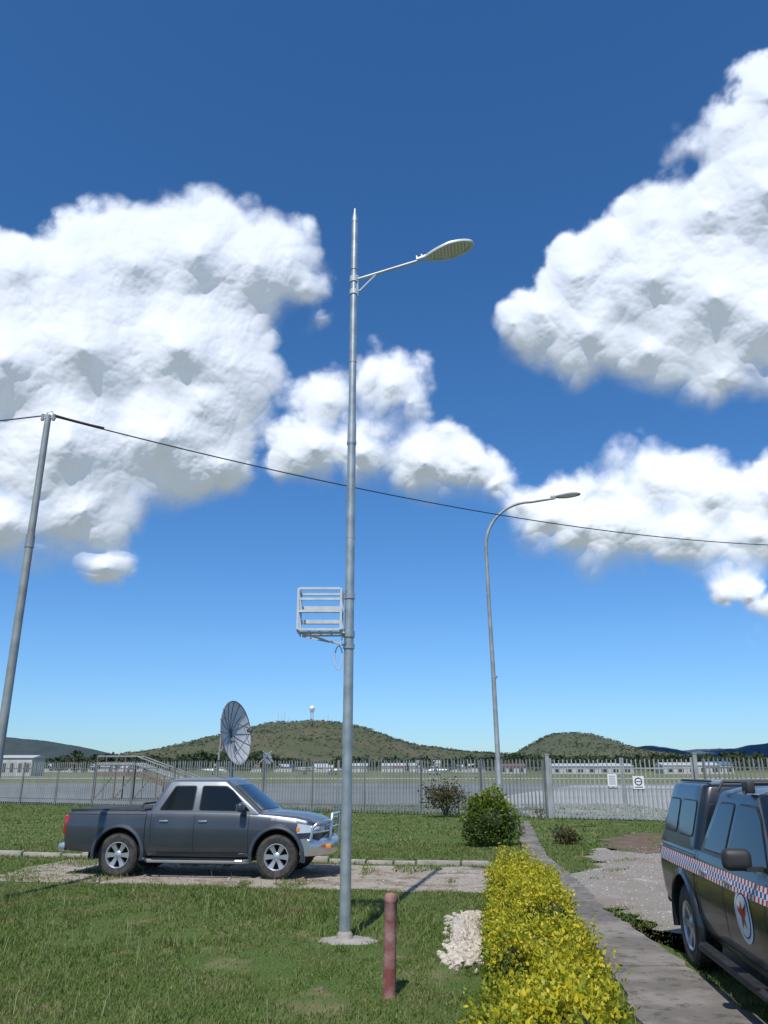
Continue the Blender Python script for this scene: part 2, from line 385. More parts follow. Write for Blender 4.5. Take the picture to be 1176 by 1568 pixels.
def thin_shrub(name,x,y,h,w,n=9,per=45,fm=shrub_m,ls=.1):
    e=empty(name,(x,y,0)); mb=MB(); Ps=[]
    for i in range(n):
        a=rng.uniform(0,6.28); r=rng.uniform(.1,.5)*w; top=Vector((math.cos(a)*r,math.sin(a)*r,h*rng.uniform(.7,1)))
        mid=Vector((top.x*.45,top.y*.45,top.z*.5)); mb.tube([(0,0,0),mid,top],[.02,.014,.006],5)
        q=np.array(top)*.8+rng.normal(0,1,(per,3))*np.array([w*.16,w*.16,h*.18]); q[:,2]=np.abs(q[:,2]); Ps.append(q)
    mb.build('stems',[bark],parent=e)
    V,F=leaf_quads(np.concatenate(Ps),ls); np_mesh('leaves',V,F,[fm],parent=e)
thin_shrub('fence_shrub',2.6,35.2,1.3,1.7,14,120,ls=.12)
thin_shrub('low_plant',6.2,33.4,.45,.5,6,20,ls=.07)

mb=MB()
for i in range(900):
    t=rng.uniform(0,1); cx=.80+.36*t; px=cx+rng.normal(0,.10); py=9.1+2.7*t+rng.normal(0,.14)
    h=.15*math.exp(-((px-cx-.06)/.16)**2)*math.sin(math.pi*(.1+.8*t)); s=rng.uniform(.015,.06)
    v,f=ico((0,0,0),(s,s*rng.uniform(.6,1),s*rng.uniform(.5,.8)),1)
    v=[(a+px+rng.normal(0,s*.12),b+py+rng.normal(0,s*.12),c+max(.01,h*rng.uniform(.3,1))) for a,b,c in v]; mb.add(v,f)
v,f=ico((1.0,10.45,-.01),(.18,1.25,.13),3); v=[(a+rng.normal(0,.006),b,c+rng.normal(0,.008)) for a,b,c in v]; mb.add(v,f)
mb.build('limestone_rubble',[limestone],smooth=None)

# ------------------------------------------------------------------ main street lamp
PX,PY=-.46,10.29
e=empty('street_lamp',(PX,PY,0))
mb=MB(); mb.tube([(0,0,0),(0,0,6.28)],[.068,.058],20)
mb.tube([(0,0,6.28),(0,0,6.62)],[.063,.061],20); mb.tube([(0,0,6.30),(0,0,6.34)],[.068,.068],20)
mb.tube([(0,0,6.62),(0,0,10.08)],[.053,.047],20); mb.tube([(0,0,10.08),(0,0,10.12),(0,0,10.30),(0,0,10.34)],[.050,.050,.020,.012],20)
for z in (4.9,7.6,9.2,8.8): mb.tube([(0,0,z),(0,0,z+.03)],[.063 if z<6 else .056]*2,20)
mb.build('pole',[galv],parent=e)
mb=MB()
A=Vector((.05,0,9.03)); Bp=Vector((1.08,-.10,9.33)); mb.tube([A,Bp],[.024,.022],12)
mb.tube([(.05,0,8.82),(.10,0,8.84),(.34,-.03,9.10)],.014,8); mb.tube([(.05,0,8.74),(.05,0,9.10)],.02,8)
mb.tube([(0,0,8.98),(0,0,9.08)],.062,16); mb.tube([(0,0,8.76),(0,0,8.84)],.062,16)
mb.build('bracket_arm',[galv_white],parent=e)
def lamp_head(name,parent,L,W,M,shell,plate,led,dots=True):
    mb=MB(); n=40
    def ring(s,z,dx=0):
        out=[]
        for k in range(n):
            t=2*math.pi*k/n; x=math.cos(t); y=math.sin(t)*(1-.30*max(0,-math.cos(t)))
            out.append((L/2+x*L/2*s+dx,y*W/2*s,z))
        return out
    rings=[ring(.80,.014),ring(.83,-.006),ring(.97,-.006),ring(1.0,.012),ring(.98,.035),ring(.80,.06),ring(.45,.078),ring(.05,.082)]
    vs=[p for r in rings for p in r]; fs=[(i*n+k,i*n+(k+1)%n,(i+1)*n+(k+1)%n,(i+1)*n+k) for i in range(len(rings)-1) for k in range(n)]
    mb.add(vs,fs,0,M); mb.add(rings[0],[tuple(range(n))[::-1]],1,M)
    if dots:
        for i in range(12):
            for j in range(-4,5):
                x=.14*L+i*.067*L; y=j*W*.085+(i%2)*W*.04
                if ((x-L/2)/(L*.37))**2+(y/(W*.35))**2<1:
                    mb.box((x,y,.010),(.016,.012,.006),2,M)
    mb.tube([M@Vector((-.12,0,.022)),M@Vector((.10,0,.03))],[.035,.045],12,0)
    for xx in (-.10,-.02): mb.tube([M@Vector((xx,0,.05)),M@Vector((xx,0,.10))],.012,6,0)
    mb.build(name,[shell,plate,led],parent=parent)
M=Matrix.Translation(Bp)@Matrix.Rotation(-.09,4,'Z')@Matrix.Rotation(-R(16),4,'Y')@Matrix.Rotation(R(-6),4,'X')
lamp_head('lamp_head',e,.80,.36,M,lamp_shell,led_plate,led_mat)
mb=MB(); x0,x1=-.66,-.10; y0,y1=-.20,.16; z0,z1=3.62,4.16
def bar(a,b,t=.028,mi=0):
    a=Vector(a);b=Vector(b); d=b-a; L=d.length; M=Matrix.Translation((a+b)/2)@d.to_track_quat('Z','Y').to_matrix().to_4x4()
    mb.box((0,0,0),(t,t*.85,L),mi,M)
for yy in (y0,y1):
    for xx in (x0,x1): bar((xx,yy,z0),(xx,yy,z1))
for zz,t in ((z1,.036),(4.02,.036),(3.86,.036),(z0,.036)): bar((x0+.015,y0,zz),(x1-.015,y0,zz),t)
for zz,t in ((z1,.032),(3.95,.09),(3.78,.06),(z0,.032)): bar((x0+.015,y1,zz),(x1-.015,y1,zz),t)
for xx in (x0,x1):
    for zz in (z0,z1,3.9): bar((xx,y0+.015,zz),(xx,y1-.015,zz))
for k in range(1,4): bar((x0+k*.14,y0+.015,z0),(x0+k*.14,y1-.015,z0),.02)
for yy in (y0+.05,y1-.05):
    bar((x0,yy,z0-.03),(-.02,0,z0-.18),.024); bar((x0,yy,z0-.03),(-.05,yy,z0-.03),.024)
mb.tube([(0,0,3.55),(0,0,3.63)],.075,16,1); mb.tube([(0,0,4.06),(0,0,4.14)],.072,16,1); mb.tube([(0,0,3.40),(0,0,3.46)],.075,16,1)
bar((-.1,0,4.1),(-.04,0,4.1)); bar((-.1,0,3.6),(-.04,0,3.6))
mb.build('equipment_cage',[galv_white,galv],parent=e,smooth=None)
mb=MB(); pts=[]
for i in range(26):
    t=i/25; a=-math.pi/2+t*math.pi*2.1; pts.append((-.13-.045*math.cos(a)*1.1,-.03,3.28+.15*-math.sin(a)))
mb.tube([(-.06,0,3.66),(-.10,-.02,3.5)]+pts,.008,6); mb.build('cable_loop',[galv_white],parent=e)
mb=MB(); n=26; ring=[(.33*(1+rng.normal(0,.10))*math.cos(6.283*k/n)+.04,.26*(1+rng.normal(0,.10))*math.sin(6.283*k/n)-.02) for k in range(n)]
vs=[(x,y,-.02) for x,y in ring]+[(x*.94,y*.94,.014) for x,y in ring]+[(x*.4,y*.4,.025) for x,y in ring]
fs=[(k,(k+1)%n,n+(k+1)%n,n+k) for k in range(n)]+[(n+k,n+(k+1)%n,2*n+(k+1)%n,2*n+k) for k in range(n)]+[tuple(range(2*n,3*n))]
mb.add(vs,fs); mb.lathe([(.10,.02),(.09,.07),(.070,.10)],16); mb.build('concrete_footing',[conc],parent=e,smooth=None)

# ------------------------------------------------------------------ second street lamp
e=empty('street_lamp',(3.19,22.9,0))
mb=MB(); pts=[(0,0,0),(0,0,.9),(-.0,0,.92),(-.04,0,4.5),(-.08,0,6.5),(-.10,0,8.3)]
rad=[.085,.085,.075,.062,.055,.052]
for i in range(1,13):
    a=math.pi/2*i/12; pts.append((-.10+1.45*(1-math.cos(a)),0,8.3+1.45*math.sin(a))); rad.append(.050-.001*i)
pts.append((2.1,-.05,9.86)); rad.append(.035)
mb.tube(pts,rad,14); mb.tube([(0,0,4.4),(0,0,4.46)],.07,14); mb.tube([(0,0,0),(0,0,.05)],.16,14)
mb.build('curved_pole',[galv_dull],parent=e)
M=Matrix.Translation((2.08,-.05,9.88))@Matrix.Rotation(-R(7),4,'Y')
lamp_head('lamp_head',e,.82,.40,M,lamp_dark,led_plate,led_mat,False)

# ------------------------------------------------------------------ utility pole + cable
e=empty('utility_pole',(-6.06,12.9,0))
mb=MB(); mb.tube([(0,0,0),(0,0,5.55)],[.075,.066],16); mb.tube([(0,0,5.5),(0,0,5.72)],[.075,.072],16); mb.tube([(0,0,5.72),(0,0,7.98)],[.060,.054],16)
mb.build('pole',[galv_dull],parent=e)
mb=MB(); mb.tube([(-.12,0,7.92),(.14,0,7.92)],.018,8); mb.tube([(0,0,7.9),(-.03,0,8.03),(.06,0,8.06),(.10,0,7.97)],.010,6); mb.tube([(.1,0,7.88),(.1,0,8.0)],.03,8); mb.tube([(-.1,0,7.88),(-.1,0,8.0)],.03,8)
mb.build('insulator_bracket',[lamp_dark],parent=e)
mb=MB()
def cable(a,b,sag,r,n=40):
    a=Vector(a);b=Vector(b); return [a.lerp(b,i/n)-Vector((0,0,sag*4*(i/n)*(1-i/n))) for i in range(n+1)]
mb.tube(cable((-5.95,12.95,7.97),(15.7,25.4,9.06),.70,.012),.013,6)
mb.tube(cable((-5.95,12.93,7.99),(-5.2,13.35,7.93),.01,.02,6),.022,6)
mb.tube(cable((-6.16,12.9,7.97),(-16,9.5,6.2),.35,.012,20),.013,6)
mb.build('overhead_cable',[cable_mat])

# ------------------------------------------------------------------ bollard, marker post
mb=MB(); mb.lathe([(.0,0),(.058,0),(.056,.55),(.057,.76),(.060,.765),(.060,.80),(.048,.825),(.02,.835),(0,.837)],24)
ob=mb.build('red_bollard',[bollard_m],loc=(.045,7.87,0)); ob.rotation_euler=(R(1),R(1.2),0)
mb=MB(); mb.box((0,0,.33),(.09,.05,.66),0,bev=.008); mb.box((0,-.03,.58),(.06,.012,.06),1); mb.build('marker_post',[white_p,red_p],loc=(2.42,24.8,0))

# ------------------------------------------------------------------ vehicles
ST=np.array([ # x, w, zb, zt, crown
[-1.16,.70,.56,1.04,0],[-1.145,.80,.50,1.09,0],[-1.10,.855,.46,1.13,0],[-1.0,.885,.43,1.15,0],[-.5,.90,.40,1.155,0],[.5,.90,.36,1.155,0],
[1.5,.90,.35,1.15,0],[2.3,.90,.35,1.14,.01],[2.6,.895,.36,1.125,.03],[3.0,.89,.38,1.095,.05],[3.4,.87,.40,1.05,.055],[3.6,.845,.42,1.01,.05],[3.72,.80,.43,.965,.04],[3.80,.73,.44,.90,.03],[3.84,.62,.46,.82,.02]])
def sect(x):
    w,zb,zt,cr=[float(np.interp(x,ST[:,0],ST[:,i])) for i in (1,2,3,4)]; H=zt-zb
    return [(0,zb),(w-.18,zb),(w-.08,zb+.015),(w-.035,zb+.10),(w-.012,zb+.28*H),(w,zb+.48*H),(w+.006,zb+.62*H),(w-.004,zb+.74*H),(w-.022,zb+.86*H),(w-.038,zt-.05),(w-.055,zt-.018),(w-.085,zt-.003),(w-.13,zt+cr*.25),(w*.6,zt+cr*.75),(0,zt+cr)]
def side_y(x,z):
    s=sect(x)[2:12]; return float(np.interp(z,[p[1] for p in s],[p[0] for p in s]))
def vehicle(name,loc,rz,paint,upper,canopy,decals,bullbar):
    e=empty(name,(loc[0],loc[1],0),rz)
    xs=sorted(set([round(x,3) for x in ST[:,0]]+[round(x,3) for x in np.arange(-1.0,3.7,.08)]))
    vs=[];fs=[]; S=[sect(x) for x in xs]; k=len(S[0])
    for x,s in zip(xs,S):
        vs+=[(x,y,z) for y,z in s]+[(x,-y,z) for y,z in s[1:-1][::-1]]
    n=2*k-2
    for i in range(len(xs)-1):
        for j in range(n): fs.append((i*n+j,i*n+(j+1)%n,(i+1)*n+(j+1)%n,(i+1)*n+j))
    fs.append(tuple(range(n))); fs.append(tuple((len(xs)-1)*n+j for j in range(n))[::-1])
    me=bpy.data.meshes.new('body'); me.from_pydata(vs,[],fs); bm=bmesh.new(); bm.from_mesh(me); bmesh.ops.recalc_face_normals(bm,faces=bm.faces); bm.to_mesh(me); bm.free()
    body=bpy.data.objects.new('body',me); scene.collection.objects.link(body)
    cut=bpy.data.meshes.new('cut'); bm=bmesh.new()
    for ax in (0.,3.05):
        for sd in (-1,1):
            M=Matrix.Translation((ax,sd*.82,.40))@Matrix.Rotation(R(90),4,'X')
            bmesh.ops.create_cone(bm,cap_ends=True,segments=48,radius1=.455,radius2=.455,depth=.5,matrix=M)
    bm.to_mesh(cut); bm.free(); co=bpy.data.objects.new('cut',cut); scene.collection.objects.link(co)
    md=body.modifiers.new('b','BOOLEAN'); md.operation='DIFFERENCE'; md.object=co; md.solver='EXACT'
    dg=bpy.context.evaluated_depsgraph_get(); me2=bpy.data.meshes.new_from_object(body.evaluated_get(dg)); body.modifiers.clear(); body.data=me2
    bpy.data.objects.remove(co)
    me2.materials.clear(); me2.materials.append(paint); me2.materials.append(gap_m); me2.materials.append(upper)
    for p in me2.polygons:
        c=p.center; p.use_smooth=True; p.material_index=0
        for ax in (0.,3.05):
            if math.hypot(c.x-ax,c.z-.40)<.4565 and abs(c.y)<.9 and abs(p.normal.z)+abs(p.normal.x)>.01 and math.hypot(c.x-ax,c.z-.40)>.40: p.material_index=1
            if math.hypot(c.x-ax,c.z-.40)<.44 and abs(c.y)<.65: p.material_index=1
        if abs(c.z)<.5 and p.normal.z<-.8: p.material_index=1
        if c.x>2.55 and c.z>.98 and p.normal.z>.3: p.material_index=2
    me2.set_sharp_from_angle(angle=R(32)); body.parent=e
    def hull(nm,xr,xf,hw,z0,xr2,xf2,hw2,z1,crown,bow,pm):
        def ringp(xa,xb,h,z,rc,bw):
            pts=[]; mid=(xa+xb)/2
            for cx,cy,a0 in ((xb-rc,h-rc,0),(xa+rc,h-rc,90),(xa+rc,-h+rc,180),(xb-rc,-h+rc,270)):
                for q in range(7): a=R(a0+15*q); pts.append([cx+rc*math.cos(a),cy+rc*math.sin(a)])
            out=[]; m=len(pts)
            for i in range(m):
                p=pts[i]; qn=pts[(i+1)%m]; out.append(p)
                if (i+1)%7==0:
                    for t in (.2,.4,.6,.8): out.append([p[0]+(qn[0]-p[0])*t,p[1]+(qn[1]-p[1])*t])
            return [(p[0]+bw*(1-min(1,(p[1]/h)**2))*max(0,(p[0]-mid)/(xb-mid))**4,p[1],z) for p in out]
        lv=[ringp(xr-.01,xf+.01,hw+.005,z0-.04,.09,bow)]
        for f in (0,.5,1): lv.append(ringp(xr+(xr2-xr)*f,xf+(xf2-xf)*f,hw+(hw2-hw)*f,z0+(z1-z0)*f,.09,bow*(1-.4*f)))
        for ins,dz in ((.018,.022),(.06,.040),(.16,crown*.85),(.34,crown)): lv.append(ringp(xr2+ins,xf2-ins,hw2-ins,z1+dz,.09,bow*.5))
        m=len(lv[0]); vs=[p for r in lv for p in r]; fs=[(i*m+k,i*m+(k+1)%m,(i+1)*m+(k+1)%m,(i+1)*m+k) for i in range(len(lv)-1) for k in range(m)]
        fs.append(tuple((len(lv)-1)*m+k for k in range(m))); mb=MB(); mb.add(vs,fs); mb.build(nm,[pm],parent=e,smooth=40)
    g=dict(xr=.53,xf=2.72,hw=.845,z0=1.13,xr2=.78,xf2=2.02,hw2=.655,z1=1.67)
    hull('cabin',g['xr'],g['xf'],g['hw'],g['z0'],g['xr2'],g['xf2'],g['hw2'],g['z1'],.085,.05,upper)
    def gy(z,G=g): f=(z-G['z0'])/(G['z1']-G['z0']); return G['hw']+(G['hw2']-G['hw'])*f
    def rpoly(P,r=.04):
        out=[]; n=len(P)
        for i in range(n):
            p=Vector(P[i]);a=(Vector(P[i-1])-p);b=(Vector(P[(i+1)%n])-p); ra=min(r,a.length*.4); rb=min(r,b.length*.4)
            p0=p+a.normalized()*ra;p1=p+b.normalized()*rb
            for t in (0,.25,.5,.75,1): out.append(((1-t)**2)*p0+2*t*(1-t)*p+t*t*p1)
        return out
    mb=MB()
    def sidewin(P,G=g,r=.045):
        for sd in (-1,1):
            for off,mi in ((.004,1),(.008,0)):
                Q=rpoly(P,r); c=sum(Q,Vector((0,0)))/len(Q)
                pts=[]
                for q in Q:
                    v=q-c; v=v*(1-.021/max(v.length,.01)) if mi==0 else v; q2=c+v; pts.append((q2[0],sd*(gy(q2[1],G)+off),q2[1]))
                mb.add(pts,[tuple(range(len(pts))) if sd<0 else tuple(range(len(pts)))[::-1]],mi)
    sidewin([(.72,1.165),(1.40,1.165),(1.40,1.61),(.96,1.61)])
    sidewin([(1.50,1.165),(2.52,1.155),(2.14,1.52),(1.99,1.61),(1.50,1.61)])
    def endwin(front,G,mi=0,lo=.08,hi=.90,sp=.86,bow=.05):
        pts=[];nu=12;nv=4
        for j in range(nv+1):
            f=lo+(hi-lo)*j/nv; h=(G['hw']+(G['hw2']-G['hw'])*f)*sp
            for i in range(nu+1):
                y=-h+2*h*i/nu; hh=(G['hw']+(G['hw2']-G['hw'])*f)
                if front: x=G['xf']+(G['xf2']-G['xf'])*f+bow*(1-.4*f)*(1-(y/hh)**2)+.012
                else: x=G['xr']+(G['xr2']-G['xr'])*f-.010
                pts.append((x,y,G['z0']+(G['z1']-G['z0'])*f+.006))
        mb.add(pts,[(j*(nu+1)+i,j*(nu+1)+i+1,(j+1)*(nu+1)+i+1,(j+1)*(nu+1)+i) for j in range(nv) for i in range(nu)],mi)
    endwin(True,g); endwin(False,g)
    if canopy:
        cg=dict(xr=-1.10,xf=.47,hw=.85,z0=1.16,xr2=-.86,xf2=.45,hw2=.70,z1=1.72)
        hull('canopy',-1.10,.47,.85,1.16,-.86,.45,.70,1.72,.075,0,upper)
        sidewin([(-.90,1.24),(-.34,1.24),(-.34,1.60),(-.80,1.60)],cg,.07); sidewin([(-.27,1.24),(.34,1.24),(.34,1.60),(-.27,1.60)],cg,.07); endwin(False,cg,0,.15,.85,.82)
    mb.build('windows',[glass_m,black_p],parent=e,smooth=50)
    for i,(ax,sd) in enumerate([(0,-1),(3.05,-1),(0,1),(3.05,1)]):
        mb=MB(); M=Matrix.Translation((ax,sd*.775,.378))@Matrix.Rotation(R(90)*(1 if sd<0 else -1),4,'X')
        mb.lathe([(.215,-.1),(.27,-.118),(.33,-.122),(.362,-.105),(.377,-.08),(.378,0),(.377,.08),(.362,.105),(.33,.122),(.27,.118),(.225,.10)],48,0,M)
        for q in range(44):
            a=2*math.pi*q/44
            for hh,da in ((.075,0),(-.0,.07),(-.075,0)):
                MM=M@Matrix.Rotation(a+da,4,'Z')@Matrix.Translation((.378,0,hh)); mb.box((0,0,0),(.012,.032,.05),0,MM)
        mb.lathe([(.228,.10),(.232,.112),(.222,.114),(.208,.095),(.205,.03)],48,1,M)
        mb.lathe([(.205,.03),(.20,-.03),(.0,-.03)],36,2,M)
        mb.lathe([(.068,.04),(.072,.085),(.05,.098),(.0,.10)],24,1,M)
        for q in range(6):
            MM=M@Matrix.Rotation(2*math.pi*q/6,4,'Z')
            mb.add([(.04,-.030,.085),(.04,.030,.085),(.215,.050,.098),(.215,.026,.098),(.215,-.026,.098),(.215,-.050,.098),
                    (.04,-.030,.03),(.04,.030,.03),(.215,.050,.04),(.215,-.050,.04),(.12,-.034,.082),(.12,.034,.082)],
                   [(0,10,11,1),(10,5,4,3,2,11),(0,6,9,5,10),(1,11,2,8,7)],1,MM)
        mb.build('wheel_%d'%(i+1),[rubber,alloy,gap_m],parent=e,smooth=30)
    mb=MB() # 0 upper 1 gap 2 chrome 3 black 4 lens 5 red 6 amber 7 paint
    for ax in (0.,3.05):
        for sd in (-1,1):
            prof=[(.452,-.06),(.456,.028),(.475,.040),(.515,.026),(.535,-.01),(.535,-.06)]; nseg=30; vs=[];fs=[]
            for q in range(nseg+1):
                a=R(-12)+R(204)*q/nseg
                for r,dy in prof: vs.append((ax+r*math.cos(a),sd*(.895+dy),.40+r*math.sin(a)))
            m=len(prof)
            for q in range(nseg):
                for j in range(m-1): fs.append((q*m+j,q*m+j+1,(q+1)*m+j+1,(q+1)*m+j))
            mb.add(vs,fs,7)
    def vline(x,za,zb,w=.010,mi=1,slope=0,off=.003):
        for sd in (-1,1):
            vs=[]
            for z in np.linspace(za,zb,14):
                xx=x+slope*(z-za)
                for d in (-w/2,w/2): vs.append((xx+d,sd*(side_y(xx,z)+off),z))
            mb.add(vs,[(2*i,2*i+1,2*i+3,2*i+2) for i in range(13)],mi)
    def hline(z,xa,xb,w=.010,mi=1,off=.003):
        for sd in (-1,1):
            vs=[]
            for x in np.linspace(xa,xb,24):
                for d in (-w/2,w/2): vs.append((x,sd*(side_y(x,z+d)+off),z+d))
            mb.add(vs,[(2*i,2*i+1,2*i+3,2*i+2) for i in range(23)],mi)
    vline(.50,.40,1.13,.022); vline(.62,.62,1.12,.009,slope=-.05); vline(1.45,.44,1.14,.010); vline(2.50,.44,1.12,.010)
    hline(.44,.62,2.5,.009); hline(1.09,-.95,.47,.008); vline(3.0,.93,1.06,.006)
    for sd in (-1,1):
        for x in (.86,1.62):
            mb.box((x,sd*(side_y(x,.98)+.014),.98),(.17,.026,.034),2,bev=.008); 
        mb.box((2.40,sd*.90,1.17),(.06,.14,.035),3); mb.box((2.38,sd*1.02,1.235),(.12,.22,.165),3 if decals else 7,bev=.055,seg=4)
        mb.box((2.318,sd*1.02,1.235),(.006,.17,.115),2)
        mb.tube([(.52,sd*.80,.30),(.62,sd*.93,.30),(2.42,sd*.93,.30),(2.52,sd*.80,.30)],.036,10,2 if not decals else 3)
        mb.box((1.5,sd*.93,.338),(1.6,.09,.010),3)
        mb.box((-1.085,sd*.79,.90),(.12,.14,.34),5,bev=.025)
        vs=[]
        for x in np.linspace(3.42,3.80,9):
            for z0 in (0,1):
                t=(x-3.42)/.38; zz=(.785+.02*t) if z0==0 else (.955-.06*t); w=side_y(x,zz); vs.append((x+.006,sd*(w+.012),zz))
        mb.add(vs,[(2*i,2*i+1,2*i+3,2*i+2) for i in range(8)],4)
        vs=[(3.805,sd*.72,.785),(3.805,sd*.72,.885),(3.865,sd*.50,.80),(3.865,sd*.50,.90)]; mb.add(vs,[(0,1,3,2)],4)
        mb.box((3.44,sd*(side_y(3.44,.85)+.010),.85),(.06,.012,.09),6,bev=.003)
    mb.box((3.84,0,.80),(.06,.92,.15),3,bev=.02); mb.box((3.873,0,.80),(.012,.86,.02),2); mb.box((3.873,0,.85),(.012,.86,.02),2)
    mb.box((-1.17,0,.50),(.14,1.62,.14),2 if not decals else 3,bev=.03); mb.box((-1.17,0,.9),(.02,1.2,.02),3)
    if not bullbar: mb.box((3.80,0,.52),(.22,1.6,.26),7,bev=.07)
    if bullbar:
        prof=[(-.13,.42),(.0,.40),(.05,.46),(.05,.62),(.0,.69),(-.13,.69)]
        ys=np.linspace(-.90,.90,25); vs=[]
        for y in ys:
            dx=3.98-.36*abs(y/.9)**2.6
            for a,z in prof: vs.append((dx+a,y,z))
        m=len(prof); mb.add(vs,[(i*m+j,i*m+j+1,(i+1)*m+j+1,(i+1)*m+j) for i in range(24) for j in range(m-1)]+[tuple(range(m)),tuple(24*m+j for j in range(m))],2)
        mb.tube([(3.95,-.42,.66),(3.98,-.42,1.0),(3.98,-.36,1.09),(3.98,.36,1.09),(3.98,.42,1.0),(3.95,.42,.66)],.034,10,2)
        for sd in (-1,1):
            mb.tube([(3.97,sd*.42,.98),(3.92,sd*.62,1.0),(3.80,sd*.82,.97),(3.72,sd*.88,.88),(3.68,sd*.88,.66)],.028,10,2)
            mb.tube([(3.96,sd*.42,.82),(3.92,sd*.62,.82),(3.82,sd*.80,.81),(3.72,sd*.88,.80)],.018,8,2)
            mb.box((3.98,sd*.62,.56),(.10,.16,.08),6,bev=.01)
        mb.tube([(3.97,-.42,.87),(3.97,.42,.87)],.022,8,2)
    if not canopy:
        mb.box((-.33,0,1.165),(1.5,1.56,.04),3,bev=.015)
        mb.tube([(.30,-.74,1.15),(.36,-.70,1.28),(.36,.70,1.28),(.30,.74,1.15)],.02,8,3)
    else:
        for x in (.95,1.75): mb.tube([(x,-.70,1.70),(x,-.64,1.79),(x,.64,1.79),(x,.70,1.70)],.016,8,3)
        for sd in (-1,1): mb.box((1.75,sd*.66,1.755),(.16,.07,.10),3,bev=.015)
        for sd in (-1,1): mb.tube([(-.80,sd*.60,1.785),(.40,sd*.60,1.785)],.012,6,3)
        mb.box((1.2,.0,1.79),(.12,.5,.07),3,bev=.02)
    mb.box((2.66,.2,1.15),(.02,.6,.015),3)
    if decals:
        s=.042
        for row in range(3):
            x=-1.08; k=0
            while x<3.3:
                z=1.055-row*s; mi=(8 if (k+row)%2 else (9 if row!=1 else 10))
                for sd in (-1,1):
                    vs=[(xx,sd*(side_y(xx,zz)+.0045),zz) for xx,zz in ((x,z-s),(x+s,z-s),(x+s,z),(x,z))]
                    mb.add(vs,[(0,1,2,3)],mi)
                x+=s; k+=1
        for sd in (-1,1):
            cx,cz=1.98,.78
            def disc(r,mi,off,pts=None):
                P=pts or [(cx+r*math.cos(2*math.pi*i/36),cz+r*math.sin(2*math.pi*i/36)) for i in range(36)]
                vs=[(cx,sd*(side_y(cx,cz)+off),cz)]+[(a,sd*(side_y(a,b)+off),b) for a,b in P]
                n=len(P); mb.add(vs,[(0,1+i,1+(i+1)%n) for i in range(n)],mi)
            disc(.205,8,.0045); disc(.168,10,.0065); disc(.155,8,.0085)
            bird=[(cx+a*.115,cz+b*.115) for a,b in ((-1.0,.55),(-.45,.35),(-.2,.95),(.05,.4),(.6,.6),(.95,.95),(.75,.2),(.35,-.1),(.55,-.85),(.1,-.35),(-.35,-.9),(-.3,-.1),(-.8,.1))]
            disc(.1,9,.0115,bird)
    mb.build('trim',[upper,gap_m,chrome,black_p,lens_m,red_l,amber,paint,white_p,red_p,blue_p,gap_m],parent=e,smooth=40)
    mb=MB(); mb.box((1.4,0,.38),(4.3,1.1,.20),0,bev=.02); mb.tube([(0,-.7,.37),(0,.7,.37)],.06,8); mb.tube([(3.05,-.7,.37),(3.05,.7,.37)],.05,8)
    mb.build('underbody',[gap_m],parent=e)
    return e
vehicle('parked_pickup_truck',(-4.89,16.83),R(-7.1),paint_grey,paint_grey_lit,False,False,True)  # cabin and bonnet top use the copy with sky sheen painted in
vehicle('emergency_pickup_truck',(4.02,8.90),R(-96.3),paint_navy,paint_navy,True,True,False)

# ------------------------------------------------------------------ palisade fence + gate
def palisade(mb,x0,x1,spacing=.155,h=2.35,pw=.062,postevery=2.75):
    L=math.hypot(x1-x0,fenceY(x1)-fenceY(x0)); ang=math.atan2(fenceY(x1)-fenceY(x0),x1-x0); n=int(L/spacing)
    B=Matrix.Translation((x0,fenceY(x0),0))@Matrix.Rotation(ang,4,'Z')
    for i in range(n):
        x=(i+.5)*L/n; z=h+rng.normal(0,.012); a=pw/2
        M=B@Matrix.Translation((x,0,0))@Matrix.Rotation(rng.normal(0,.008),4,'Y')
        vs=[(-a,.012,.06),(0,-.012,.06),(a,.012,.06),(-a,.012,z-.10),(0,-.012,z-.06),(a,.012,z-.10),(0,0,z)]
        mb.add(vs,[(0,1,4,3),(1,2,5,4),(3,4,6),(4,5,6),(2,0,3,5),(5,3,6)],0,M)
    for z in (.35,h-.38): mb.box((L/2,.035,z),(L,.04,.05),1,B)
    m=max(1,round(L/postevery))
    for i in range(m+1): mb.box((i*L/m,.08,(h-.05)/2),(.06,.09,h-.05),1,B)
mb=MB(); palisade(mb,-46,6.62); mb.build('palisade_fence',[fence_m,fence_rail],smooth=None)
mb=MB(); palisade(mb,12.2,30); mb.build('palisade_fence',[fence_m,fence_rail],smooth=None)
e=empty('double_gate')
mb=MB()
for x in (6.77,11.95):
    mb.box((x,fenceY(x),1.24),(.15,.15,2.48),0,bev=.01); mb.box((x,fenceY(x),2.5),(.18,.18,.04),0)
mb.build('gate_posts',[gate_m],parent=e,smooth=None)
for nm,xa,xb in (('gate_leaf_1',6.9,9.44),('gate_leaf_2',9.52,11.83)):
    mb=MB(); L=math.hypot(xb-xa,fenceY(xb)-fenceY(xa)); ang=math.atan2(fenceY(xb)-fenceY(xa),xb-xa)
    B=Matrix.Translation((xa,fenceY(xa),0))@Matrix.Rotation(ang,4,'Z')
    for x in (0,L): mb.box((x,0,1.2),(.07,.07,2.3),0,B)
    for z in (.12,1.18,1.95): mb.box((L/2,0,z),(L-.07,.05,.06),0,B)
    n=int(L/.17)
    for i in range(1,n):
        mb.box((i*L/n,-.035,1.2),(.045,.012,2.15+.05*(i%2)),0,B)
    for i in range(n*2): mb.box(((i+.5)*L/n/2,.035,.64),(.014,.012,1.0),0,B)
    mb.build(nm,[gate_m],parent=e,smooth=None)
